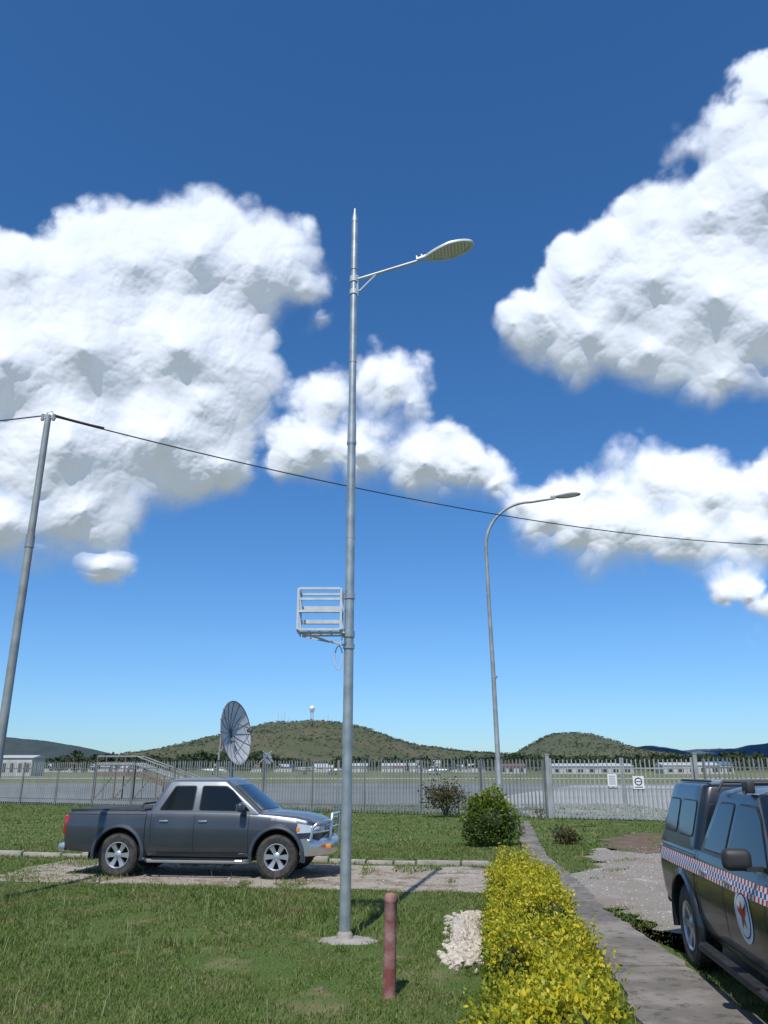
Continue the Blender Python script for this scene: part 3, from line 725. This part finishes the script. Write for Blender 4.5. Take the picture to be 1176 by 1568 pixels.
def sign(name,x,z,w,h,ring=False):
    ang=math.atan(-.493); mb=MB(); mb.box((0,0,0),(w,.012,h),0,bev=.003)
    if ring:
        mb.lathe([(.11,0),(.11,.004),(.15,.004),(.15,0)],24,2,Matrix.Translation((0,-.008,.04))@Matrix.Rotation(R(90),4,'X')); mb.box((0,-.009,.04),(.2,.004,.03),2)
        mb.box((0,-.009,-.17),(.3,.004,.03),2)
    else:
        for k in range(5): mb.box((0,-.009,h*.34-k*h*.16),(w*.7,.004,.02),2)
    ob=mb.build(name,[white_p,red_p,black_p],smooth=None,loc=(x,fenceY(x)-.10,z)); ob.rotation_euler=(0,0,ang)
sign('warning_sign',9.08,1.50,.36,.46); sign('prohibition_sign',9.98,1.42,.42,.48,True)

# ------------------------------------------------------------------ satellite dish
e=empty('satellite_dish',(-8.45,45.8,0))
mb=MB(); mb.tube([(0,0,0),(0,0,2.9)],[.14,.12],14); mb.tube([(0,0,2.6),(.0,0,3.5)],.09,10)
for a in (0,2.1,4.2): mb.tube([(.9*math.cos(a),.9*math.sin(a),0),(0,0,1.4)],.05,8)
mb.build('pedestal',[galv_dull],parent=e)
D=Vector((.93,-.30,.14)).normalized(); M=Matrix.Translation((0,0,3.85))@D.to_track_quat('Z','Y').to_matrix().to_4x4()
mb=MB(); nr,na=6,48; rad=1.75
vs=[];fs=[]
for i in range(nr+1):
    r=rad*(.06+.94*i/nr)
    for k in range(na): t=2*math.pi*k/na; vs.append((r*math.cos(t),r*math.sin(t),.36*(r/rad)**2-.2))
for i in range(nr):
    for k in range(na): fs.append((i*na+k,i*na+(k+1)%na,(i+1)*na+(k+1)%na,(i+1)*na+k))
mb.add(vs,fs,0,M)
for k in range(16):
    t=2*math.pi*k/16; mb.tube([M@Vector((r*math.cos(t),r*math.sin(t),.36*(r/rad)**2-.2+.012)) for r in np.linspace(.1,rad,6)],.018,5,1)
    mb.tube([M@Vector((r*math.cos(t),r*math.sin(t),.36*(r/rad)**2-.25)) for r in np.linspace(.1,rad,6)],.03,5,1)
mb.tube([M@Vector((rad*math.cos(2*math.pi*k/48),rad*math.sin(2*math.pi*k/48),.16)) for k in range(49)],.03,6,1)
F=M@Vector((0,0,1.15))
for k in range(3):
    t=2*math.pi*k/3+.4; mb.tube([M@Vector((rad*.75*math.cos(t),rad*.75*math.sin(t),.0)),F],.022,6,1)
mb.tube([F,M@Vector((0,0,.85))],.11,12,1)
mb.build('reflector',[mat('dish_mesh',(.50,.51,.52),.6,.1,(.60,.61,.62),3),mat('dish_rib',(.12,.12,.13),.6)],parent=e,smooth=30)
mb=MB(); mb.box((-.35,.15,3.3),(.5,.5,.6),0,bev=.05); mb.tube([(-.2,0,2.9),(-.65,.2,4.2)],.07,8); mb.tube([(-.9,.3,2.7),(0,0,3.6)],.06,8); mb.tube([(-.8,.2,2.4),(-.7,.2,4.6),(-.2,0,4.9)],.06,8); mb.build('mount',[lamp_dark],parent=e)
e=empty('small_antenna',(-6.6,46,0)); mb=MB(); mb.tube([(0,0,0),(0,0,2.5)],.05,8); mb.tube([(-.4,0,2.2),(.3,0,2.9)],.04,6); mb.tube([(-.2,0,2.9),(.4,0,2.3)],.04,6)
mb.lathe([(.0,0),(.2,.02),(.38,.1)],20,0,Matrix.Translation((0,0,2.5))@Vector((.8,-.5,.4)).to_track_quat('Z','Y').to_matrix().to_4x4()); mb.build('antenna_frame',[galv_dull],parent=e)

# ------------------------------------------------------------------ access ramp
e=empty('access_ramp',(-17.4,56,0)); rz=mat('ramp_timber',(.13,.085,.06),.9,0,(.2,.14,.1),2)
mb=MB(); prof=[(-1.8,1.75),(.8,1.75),(5.2,.25),(7.0,.05)]
for (xa,za),(xb,zb) in zip(prof[:-1],prof[1:]):
    for yy in (-.9,.9):
        mb.tube([(xa,yy,za+1.0),(xb,yy,zb+1.0)],.04,6,1)
        vs=[(xa,yy,za-.25),(xb,yy,zb-.25),(xb,yy,zb+.02),(xa,yy,za+.02)]; mb.add(vs,[(0,1,2,3)],0)
        mb.tube([(xa,yy,za+.5),(xb,yy,zb+.5)],.10,6,1)
    mb.add([(xa,-.9,za),(xb,-.9,zb),(xb,.9,zb),(xa,.9,za)],[(0,1,2,3)],0)
    n=max(1,int((xb-xa)/1.2))
    for i in range(n+1):
        x=xa+(xb-xa)*i/n; z=za+(zb-za)*i/n
        for yy in (-.9,.9): mb.tube([(x,yy,0),(x,yy,z+1.0)],.045,6,0)
        if z>.6 and i<n: mb.tube([(x,-.9,0),(x+1.1,-.9,z-.3)],.04,5,0)
mb.build('ramp_structure',[rz,gate_m],parent=e,smooth=None)

# ------------------------------------------------------------------ distant airport things
wallm=mat('painted_wall',(.36,.37,.37),.8,0,(.44,.44,.43),.5); roof_a=mat('metal_roof_light',(.42,.44,.46),.5,.1); roof_b=mat('metal_roof_red',(.20,.07,.05),.7); roof_c=mat('metal_roof_blue',(.06,.15,.26),.6); dkw=mat('dark_opening',(.03,.035,.04),.7)
def building(name,x,y,w,d,h,rh,rm,rz=0.,openings=4):
    e=empty(name,(x,y,0),rz); mb=MB(); mb.box((0,0,h/2),(w,d,h)); mb.build('walls',[wallm],parent=e,smooth=None)
    mb=MB(); o=.4; vs=[(-w/2-o,-d/2-o,h),(w/2+o,-d/2-o,h),(w/2+o,d/2+o,h),(-w/2-o,d/2+o,h),(-w/2-o,0,h+rh),(w/2+o,0,h+rh)]
    mb.add(vs,[(0,1,5,4),(2,3,4,5),(0,4,3),(1,2,5),(0,3,2,1)]); mb.build('roof',[rm],parent=e,smooth=None)
    mb=MB()
    for i in range(openings):
        xx=-w/2+w*(i+.5)/openings; mb.box((xx,-d/2-.02,h*.45),(w/openings*.45,.06,h*.5))
    mb.build('windows',[dkw],parent=e,smooth=None)
building('terminal_building',-116,262,12,10,5.4,.9,roof_a,0,5)
building('hangar',98,395,38,18,3.4,1.3,roof_a,-.06,7); building('hangar',146,398,26,18,3.8,1.4,roof_a,-.06,5)
building('hangar',64,420,14,14,3.6,1.2,roof_b,0,3); building('hangar',166,415,14,14,4.2,1.6,roof_c,0,3)
building('small_building',28,520,14,10,5.5,2.0,roof_a,0,3)
def aircraft(x,y,rz,s=1.):
    e=empty('small_aircraft',(x,y,0),rz); e.scale=(s,s,s); mb=MB()
    mb.tube([(-4.5,0,1.9),(-3,0,1.8),(0,0,1.6),(2.2,0,1.6),(3.4,0,1.5),(3.9,0,1.45)],[.12,.35,.65,.62,.4,.1],14)
    mb.box((.6,0,2.2),(1.4,10.5,.14),0,bev=.04); mb.box((-4.2,0,1.95),(.8,3.2,.08),0); mb.add([(-4.9,-.04,1.9),(-3.7,-.04,1.9),(-4.6,-.04,3.2),(-5.0,-.04,3.2),(-4.9,.04,1.9),(-3.7,.04,1.9),(-4.6,.04,3.2),(-5.0,.04,3.2)],[(0,1,2,3),(7,6,5,4),(0,3,7,4),(1,5,6,2),(3,2,6,7)],1)
    mb.build('airframe',[white_p,blue_p],parent=e); mb=MB()
    for a,b in ((0,-1.1),(0,1.1),(2.8,0)): mb.tube([(a,b,.3),(a,b,1.3)],.06,6); mb.tube([(a,b-.08,.3),(a,b+.08,.3)],.3,12)
    mb.build('landing_gear',[rubber],parent=e)
aircraft(-62,300,.4); aircraft(-20,330,2.4); aircraft(-33,345,.3,1.3); aircraft(20,310,2.9)
mb=MB()
for i in range(34):
    x=rng.uniform(-330,420); y=rng.uniform(600,680); w=rng.uniform(8,16); h=rng.uniform(3,5)
    mb.box((x,y,h/2),(w,9,h),0); k=int(rng.integers(1,4)); vs=[(x-w/2-.5,y-5,h),(x+w/2+.5,y-5,h),(x+w/2+.5,y+5,h),(x-w/2-.5,y+5,h),(x-w/2-.5,y,h+2),(x+w/2+.5,y,h+2)]
    mb.add(vs,[(0,1,5,4),(2,3,4,5),(0,4,3),(1,2,5)],k)
mb.build('distant_town',[wallm,roof_a,roof_b,roof_a],smooth=None)

# ------------------------------------------------------------------ hills
def hill_fn(prof,Y0,depth,amp,seed):
    xs=[p[0] for p in prof]; zs=[p[1] for p in prof]
    def f(X,Y):
        P=np.c_[X,Y]; s=np.interp(X,xs,zs); v=np.clip(1-np.abs((Y-Y0)/depth),0,1); v=np.sin(v*math.pi/2)**1.3
        n=amp*(vnoise(P,.02,seed)+.5*vnoise(P,.06,seed+1)+.25*vnoise(P,.15,seed+2))
        return s*v+n*np.clip(s/40,0,1)*v*(.3+np.abs(Y-Y0)/depth)
    return f
def hill(name,prof,Y0,depth,amp,seed,m,nx=260,ny=60):
    f=hill_fn(prof,Y0,depth,amp,seed); X,Y=np.meshgrid(np.linspace(prof[0][0],prof[-1][0],nx),np.linspace(Y0-depth,Y0+depth,ny))
    Z=f(X.ravel(),Y.ravel())-.5; V=np.c_[X.ravel(),Y.ravel(),Z]
    i=np.arange(ny-1)[:,None]*nx+np.arange(nx-1)[None,:]; i=i.ravel(); F=np.c_[i,i+1,i+nx+1,i+nx]
    ob=np_mesh(name,V,F,[m]); ob.data.polygons.foreach_set('use_smooth',[True]*len(F)); return f
def hm_(n,a,b,c,sc): return layered(n,[a,(sc,9,.4,.62,b),(sc*5,9,.5,.64,c)],1,(.1,.0))
hm=hm_('hill_scrub',(.075,.088,.048),(.105,.10,.062),(.055,.075,.042),.012)
hm2=hm_('hill_scrub_b',(.078,.092,.056),(.105,.103,.066),(.058,.078,.048),.012)
hfar=hm_('hill_far_hazed',(.07,.115,.15),(.085,.13,.16),(.06,.10,.135),.003)  # blue aerial haze mixed into the base colours
hmid=hm_('hill_mid',(.04,.06,.065),(.05,.07,.07),(.035,.05,.055),.006)
main_prof=[(-620,10),(-465,24),(-393,38),(-321,56),(-249,74),(-195,84),(-129,86),(-81,84),(-33,74),(14,58),(62,44),(134,36),(205,30),(300,26),(420,20),(560,16),(700,0)]
right_prof=[(150,0),(215,22),(254,43),(288,60),(333,62),(372,52),(417,38),(484,26),(600,14),(700,0)]
f1=hill('hill',main_prof,1500,420,6,31,hm); f2=hill('hill',right_prof,1400,300,5,41,hm2)
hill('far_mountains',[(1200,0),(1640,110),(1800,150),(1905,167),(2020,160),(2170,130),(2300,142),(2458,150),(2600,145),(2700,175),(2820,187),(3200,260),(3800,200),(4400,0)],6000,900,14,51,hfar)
hill('left_hills',[(-2200,0),(-1700,140),(-1376,113),(-1176,99),(-1056,88),(-956,74),(-836,47),(-716,24),(-600,0)],2500,500,6,61,hmid)
scrub=foliage('scrub_trees',[(.038,.056,.030),(.052,.072,.038),(.066,.086,.046)],.9,.1)
def clumps(P,sz,nf):
    n=len(P); c=np.repeat(P,nf,0); s=np.repeat(sz,nf)
    d=rng.normal(size=(n*nf,3)); d/=np.linalg.norm(d,axis=1)[:,None]; d[:,2]=np.abs(d[:,2])*.9
    q=c+d*(s*rng.uniform(.4,1.,n*nf))[:,None]*np.array([1,1,.8]); V,F=leaf_quads(q,1.0,None,.9)
    V=V.reshape(-1,4,3); ctr=q[:,None,:]; V=ctr+(V-ctr)*(s*.62)[:,None,None]; return V.reshape(-1,3),F
Ps=[];Sz=[]
for f,xa,xb,ya,yb,n in ((f1,-540,480,1120,1560,9000),(f2,170,620,1130,1460,4600)):
    X=rng.uniform(xa,xb,n); Y=rng.uniform(ya,yb,n); k=vnoise(np.c_[X,Y],.03,77)+.7*rng.normal(size=n)>.0; X=X[k];Y=Y[k]
    Ps.append(np.c_[X,Y,f(X,Y)+.3]); Sz.append(rng.uniform(1.3,3.4,len(X)))
V,F=clumps(np.concatenate(Ps),np.concatenate(Sz),8); np_mesh('hillside_trees',V,F,[scrub])
treem=foliage('treeline_leaves',[(.028,.046,.024),(.042,.064,.030),(.06,.084,.038)],.9,.15)
n=1100; X=rng.uniform(-420,470,n); Y=rng.uniform(690,800,n); h=rng.uniform(6,13,n)*(1+.4*vnoise(np.c_[X,Y*0],.05,88)); 
P=[];S=[]
for x,y,hh in zip(X,Y,h):
    for k in range(4): P.append((x+rng.normal(0,hh*.35),y+rng.normal(0,2),hh*rng.uniform(.25,.95))); S.append(hh*rng.uniform(.28,.45))
V,F=clumps(np.array(P),np.array(S),16); V0,F0,n0=V,F,len(V)
n=150; X=np.r_[rng.uniform(-230,-70,60),rng.uniform(20,240,90)]; Y=rng.uniform(430,560,n); h=rng.uniform(4,8,n); P=[];S=[]
for x,y,hh in zip(X,Y,h):
    for k in range(5): P.append((x+rng.normal(0,hh*.3),y+rng.normal(0,2),hh*rng.uniform(.25,.95))); S.append(hh*rng.uniform(.25,.42))
V,F=clumps(np.array(P),np.array(S),22)
np_mesh('distant_trees',np.concatenate([V0,V]),np.concatenate([F0,F+n0]),[treem])
e=empty('radar_tower',(-133,1490,84)); mb=MB()
for sx in (-3,3):
    for sy in (-3,3): mb.tube([(sx,sy,-3),(sx*.7,sy*.7,20)],.5,6)
for z in (4,9,14,19):
    for a,b in (((-3,-3),(3,-3)),((3,-3),(3,3)),((3,3),(-3,3)),((-3,3),(-3,-3))): mb.tube([(a[0]*.85,a[1]*.85,z),(b[0]*.85,b[1]*.85,z)],.3,5); mb.tube([(a[0]*.85,a[1]*.85,z-5),(b[0]*.85,b[1]*.85,z)],.25,5)
mb.box((0,0,20.3),(8,8,.8)); mb.build('tower_frame',[galv_white],parent=e)
mb=MB(); v,f=ico((0,0,25.5),(5.2,5.2,5.2),3); mb.add(v,f); mb.build('radome',[white_p],parent=e)
mb=MB()
for x,h in ((-62,16),(-55,12),(-50,18),(-42,10),(22,9),(30,14),(36,8)): mb.tube([(x,0,-4),(x,0,h)],.5,5)
mb.box((14,0,2),(14,8,6)); mb.box((28,2,1.5),(8,6,5)); mb.build('hilltop_masts',[galv_white],parent=e)

# ------------------------------------------------------------------ world + sun
SUN_EL=R(55); sd=Vector((-.22,-.975,0)).normalized(); sun_dir=Vector((sd.x*math.cos(SUN_EL),sd.y*math.cos(SUN_EL),math.sin(SUN_EL)))
w=bpy.data.worlds.new('World'); scene.world=w; w.use_nodes=True; nt=w.node_tree; N=nt.nodes; L=nt.links
bg=N['Background']; bg.inputs['Strength'].default_value=.12
sky=N.new('ShaderNodeTexSky'); sky.sky_type='NISHITA'; sky.sun_disc=False; sky.sun_elevation=SUN_EL; sky.sun_rotation=math.atan2(sd.x,sd.y); sky.altitude=0; sky.air_density=1.0; sky.dust_density=.1; sky.ozone_density=2.0
hs=N.new('ShaderNodeHueSaturation'); hs.inputs['Saturation'].default_value=1.22; L.new(sky.outputs[0],hs.inputs['Color'])
tc=N.new('ShaderNodeTexCoord'); sp=N.new('ShaderNodeSeparateXYZ'); L.new(tc.outputs['Generated'],sp.inputs[0])
rp=N.new('ShaderNodeValToRGB'); L.new(sp.outputs['Z'],rp.inputs[0]); el=rp.color_ramp.elements
el[0].position=0; el[0].color=(.38,.58,.92,1); el[1].position=.45; el[1].color=(.62,.84,1.0,1); q_=el.new(.15); q_.color=(.54,.74,.98,1)
tint=N.new('ShaderNodeMix'); tint.data_type='RGBA'; tint.blend_type='MULTIPLY'; tint.inputs['Factor'].default_value=1; L.new(hs.outputs[0],tint.inputs[6]); L.new(rp.outputs[0],tint.inputs[7])
sc=N.new('ShaderNodeVectorMath'); sc.operation='SCALE'; sc.inputs['Scale'].default_value=1.14; L.new(tint.outputs[2],sc.inputs[0])
L.new(sc.outputs[0],bg.inputs['Color'])
sl=bpy.data.lights.new('sun','SUN'); sl.energy=4.5; sl.angle=R(.5); sl.color=(1,.95,.88); so=bpy.data.objects.new('sun',sl); scene.collection.objects.link(so)
so.rotation_euler=(-sun_dir).to_track_quat('-Z','Y').to_euler(); so.location=(0,-5,30)

# ------------------------------------------------------------------ cumulus: relief surfaces kilometres away, lit by the sun plus a faint glow of their own
el0=R(18.2); Fw=Vector((0,math.cos(el0),math.sin(el0))); Up=Vector((0,-math.sin(el0),math.cos(el0))); Rt=Vector((1,0,0))
raw=[(20,420,90),(100,430,100),(200,400,112),(300,385,118),(390,400,98),(440,395,70),(465,440,48),(120,530,165),(280,530,155),(360,560,80),(0,560,160),(100,680,160),(250,670,125),(335,705,66),(310,620,95),(20,800,92),(130,780,92),(160,860,48),(465,350,28),(485,490,26),(-150,600,200),(-60,420,90),
(500,608,60),(570,575,58),(605,590,60),(632,620,46),(480,682,64),(560,682,76),(445,700,50),(650,712,62),(720,708,56),(755,738,36),(690,665,32),
(1176,150,66),(1110,195,60),(1060,225,40),(1180,300,134),(1085,330,94),(1000,335,64),(940,380,66),(880,425,72),(830,480,64),(790,500,42),(900,510,84),(1000,430,118),(1100,450,135),(1000,540,68),(1180,490,135),(1100,575,55),(1180,590,52),(1350,380,220),
(940,700,44),(925,750,52),(1000,732,70),(1085,750,78),(1180,750,88),(840,790,66),(805,768,40),(890,805,72),(960,810,82),(1060,820,76),(1160,820,70),(1350,760,110),
(1105,915,34),(1150,918,40),(1190,925,36)]
C=[];Rr=[]
for x,y,r in raw:
    a=(x-588)/1200; b=(784-y)/1200; k=1+a*a+b*b; C.append((Fw+Rt*a+Up*b).normalized()); Rr.append(r/1200/k**.75)
for az,el_,r in ((120,30,.2),(135,36,.16),(200,22,.2),(215,26,.16),(250,40,.2),(285,28,.2),(300,35,.15),(60,30,.15),(75,24,.14)):  # unseen clouds added round the rest of the sky, for reflections
    C.append(Vector((math.sin(R(az))*math.cos(R(el_)),math.cos(R(az))*math.cos(R(el_)),math.sin(R(el_))))); Rr.append(r)
C=np.array([c[:] for c in C]); Rr=np.array(Rr)
def cloud_mesh(az0,az1,el0,el1,step,octs):
    na=int((az1-az0)/step)+1; ne=int((el1-el0)/step)+1
    A,E=np.meshgrid(np.radians(np.linspace(az0,az1,na)),np.radians(np.linspace(el0,el1,ne))); A=A.ravel();E=E.ravel()
    D=np.c_[np.sin(A)*np.cos(E),np.cos(A)*np.cos(E),np.sin(E)]
    def mass(P,kk=110.):
        s=np.zeros(len(P))
        for c,r in zip(C,Rr): s+=np.exp(np.clip(kk*(r-np.linalg.norm(P-c,axis=1)),-60,60))
        return np.log(s+1e-20)/kk-.006
    act=np.where(mass(D)>-.05)[0]; P=D[act]
    wv=np.array([mnoise.noise_vector(Vector(p)*9)[:] for p in P]); wv2=np.array([mnoise.noise_vector(Vector(p)*26)[:] for p in P])
    Pw=P+wv*.011+wv2*.005
    m=mass(Pw); ms=mass(Pw,26.); under=np.clip((mass(Pw+np.array([0,-.01,.03]),60)-mass(Pw,60))/.03,0,1)
    tb_lo=np.array([mnoise.turbulence(Vector(p)*8.0,3,True,amplitude_scale=.5,frequency_scale=2.1) for p in Pw])
    tb_hi=np.array([mnoise.turbulence(Vector(p)*30.0,octs,True,amplitude_scale=.50,frequency_scale=2.0) for p in P])
    fr=np.array([mnoise.fractal(Vector(p)*20,.8,2.1,6) for p in P])
    tb_lo-=tb_lo.mean(); tb_hi-=tb_hi.mean()
    d_s=m+.032*tb_lo+.001
    d=d_s+.010*tb_hi*(1-.5*under)+.008*fr
    soft=np.array([mnoise.noise(Vector(p)*6) for p in P])
    wdt=.010+.026*np.clip(.4+soft*1.3,0,1)+.034*under
    al=np.clip((d+.002+.008*under)/wdt,0,1); al=al*al*(3-2*al)
    ins=np.clip(d_s*25,0,1)
    h=.44*np.sqrt(np.clip(d_s+.004,0,None)*.10)+.80*np.clip(ms,0,None)+(.0034*tb_hi*(1-.6*under)+.0014*fr)*ins
    Dd=np.zeros(len(D)); Al=np.zeros(len(D)); Dd[act]=h; Al[act]=al
    V=D*(3600*np.exp(.62*E-Dd))[:,None]
    i=np.arange(ne-1)[:,None]*na+np.arange(na-1)[None,:]; i=i.ravel(); F=np.c_[i,i+1,i+na+1,i+na]
    F=F[Al[F].max(1)>0.002]
    used=np.unique(F); mp=-np.ones(len(D),int); mp[used]=np.arange(len(used))
    return V[used],mp[F],Al[used]
cm=bpy.data.materials.new('cumulus'); nt,N,L,b=nodes_of(cm)
b.inputs['Base Color'].default_value=(.56,.575,.61,1); b.inputs['Roughness'].default_value=1; b.inputs['Specular IOR Level'].default_value=0
b.inputs['Emission Color'].default_value=(.80,.89,1,1); b.inputs['Emission Strength'].default_value=.28  # emission stands in for light scattered inside the cloud, lifts shaded parts
at=N.new('ShaderNodeAttribute'); at.attribute_name='cover'; tr=N.new('ShaderNodeBsdfTransparent'); mx=N.new('ShaderNodeMixShader')
L.new(at.outputs['Fac'],mx.inputs[0]); L.new(tr.outputs[0],mx.inputs[1]); L.new(b.outputs[0],mx.inputs[2]); L.new(mx.outputs[0],N['Material Output'].inputs['Surface'])
cm.cycles.emission_sampling='NONE'
parts=[cloud_mesh(-47,47,2,56,.08,6),cloud_mesh(48,312,5,60,.6,3)]
Vc=np.concatenate([p[0] for p in parts]); Fc=np.concatenate([parts[0][1],parts[1][1]+len(parts[0][0])]); Ac=np.concatenate([p[2] for p in parts])
ob=np_mesh('clouds',Vc,Fc,[cm]); a_=ob.data.attributes.new('cover','FLOAT','POINT'); a_.data.foreach_set('value',Ac.astype(np.float32)); ob.data.polygons.foreach_set('use_smooth',[True]*len(Fc))

cam=bpy.data.cameras.new('camera'); co=bpy.data.objects.new('camera',cam); scene.collection.objects.link(co); scene.camera=co
cam.sensor_fit='VERTICAL'; cam.sensor_height=36; cam.lens=27.55; cam.clip_start=.1; cam.clip_end=25000
co.location=(0,0,1.9); co.rotation_euler=(R(90+18.2),0,0)
scene.view_settings.view_transform='Standard'; scene.view_settings.look='None'; scene.view_settings.exposure=0
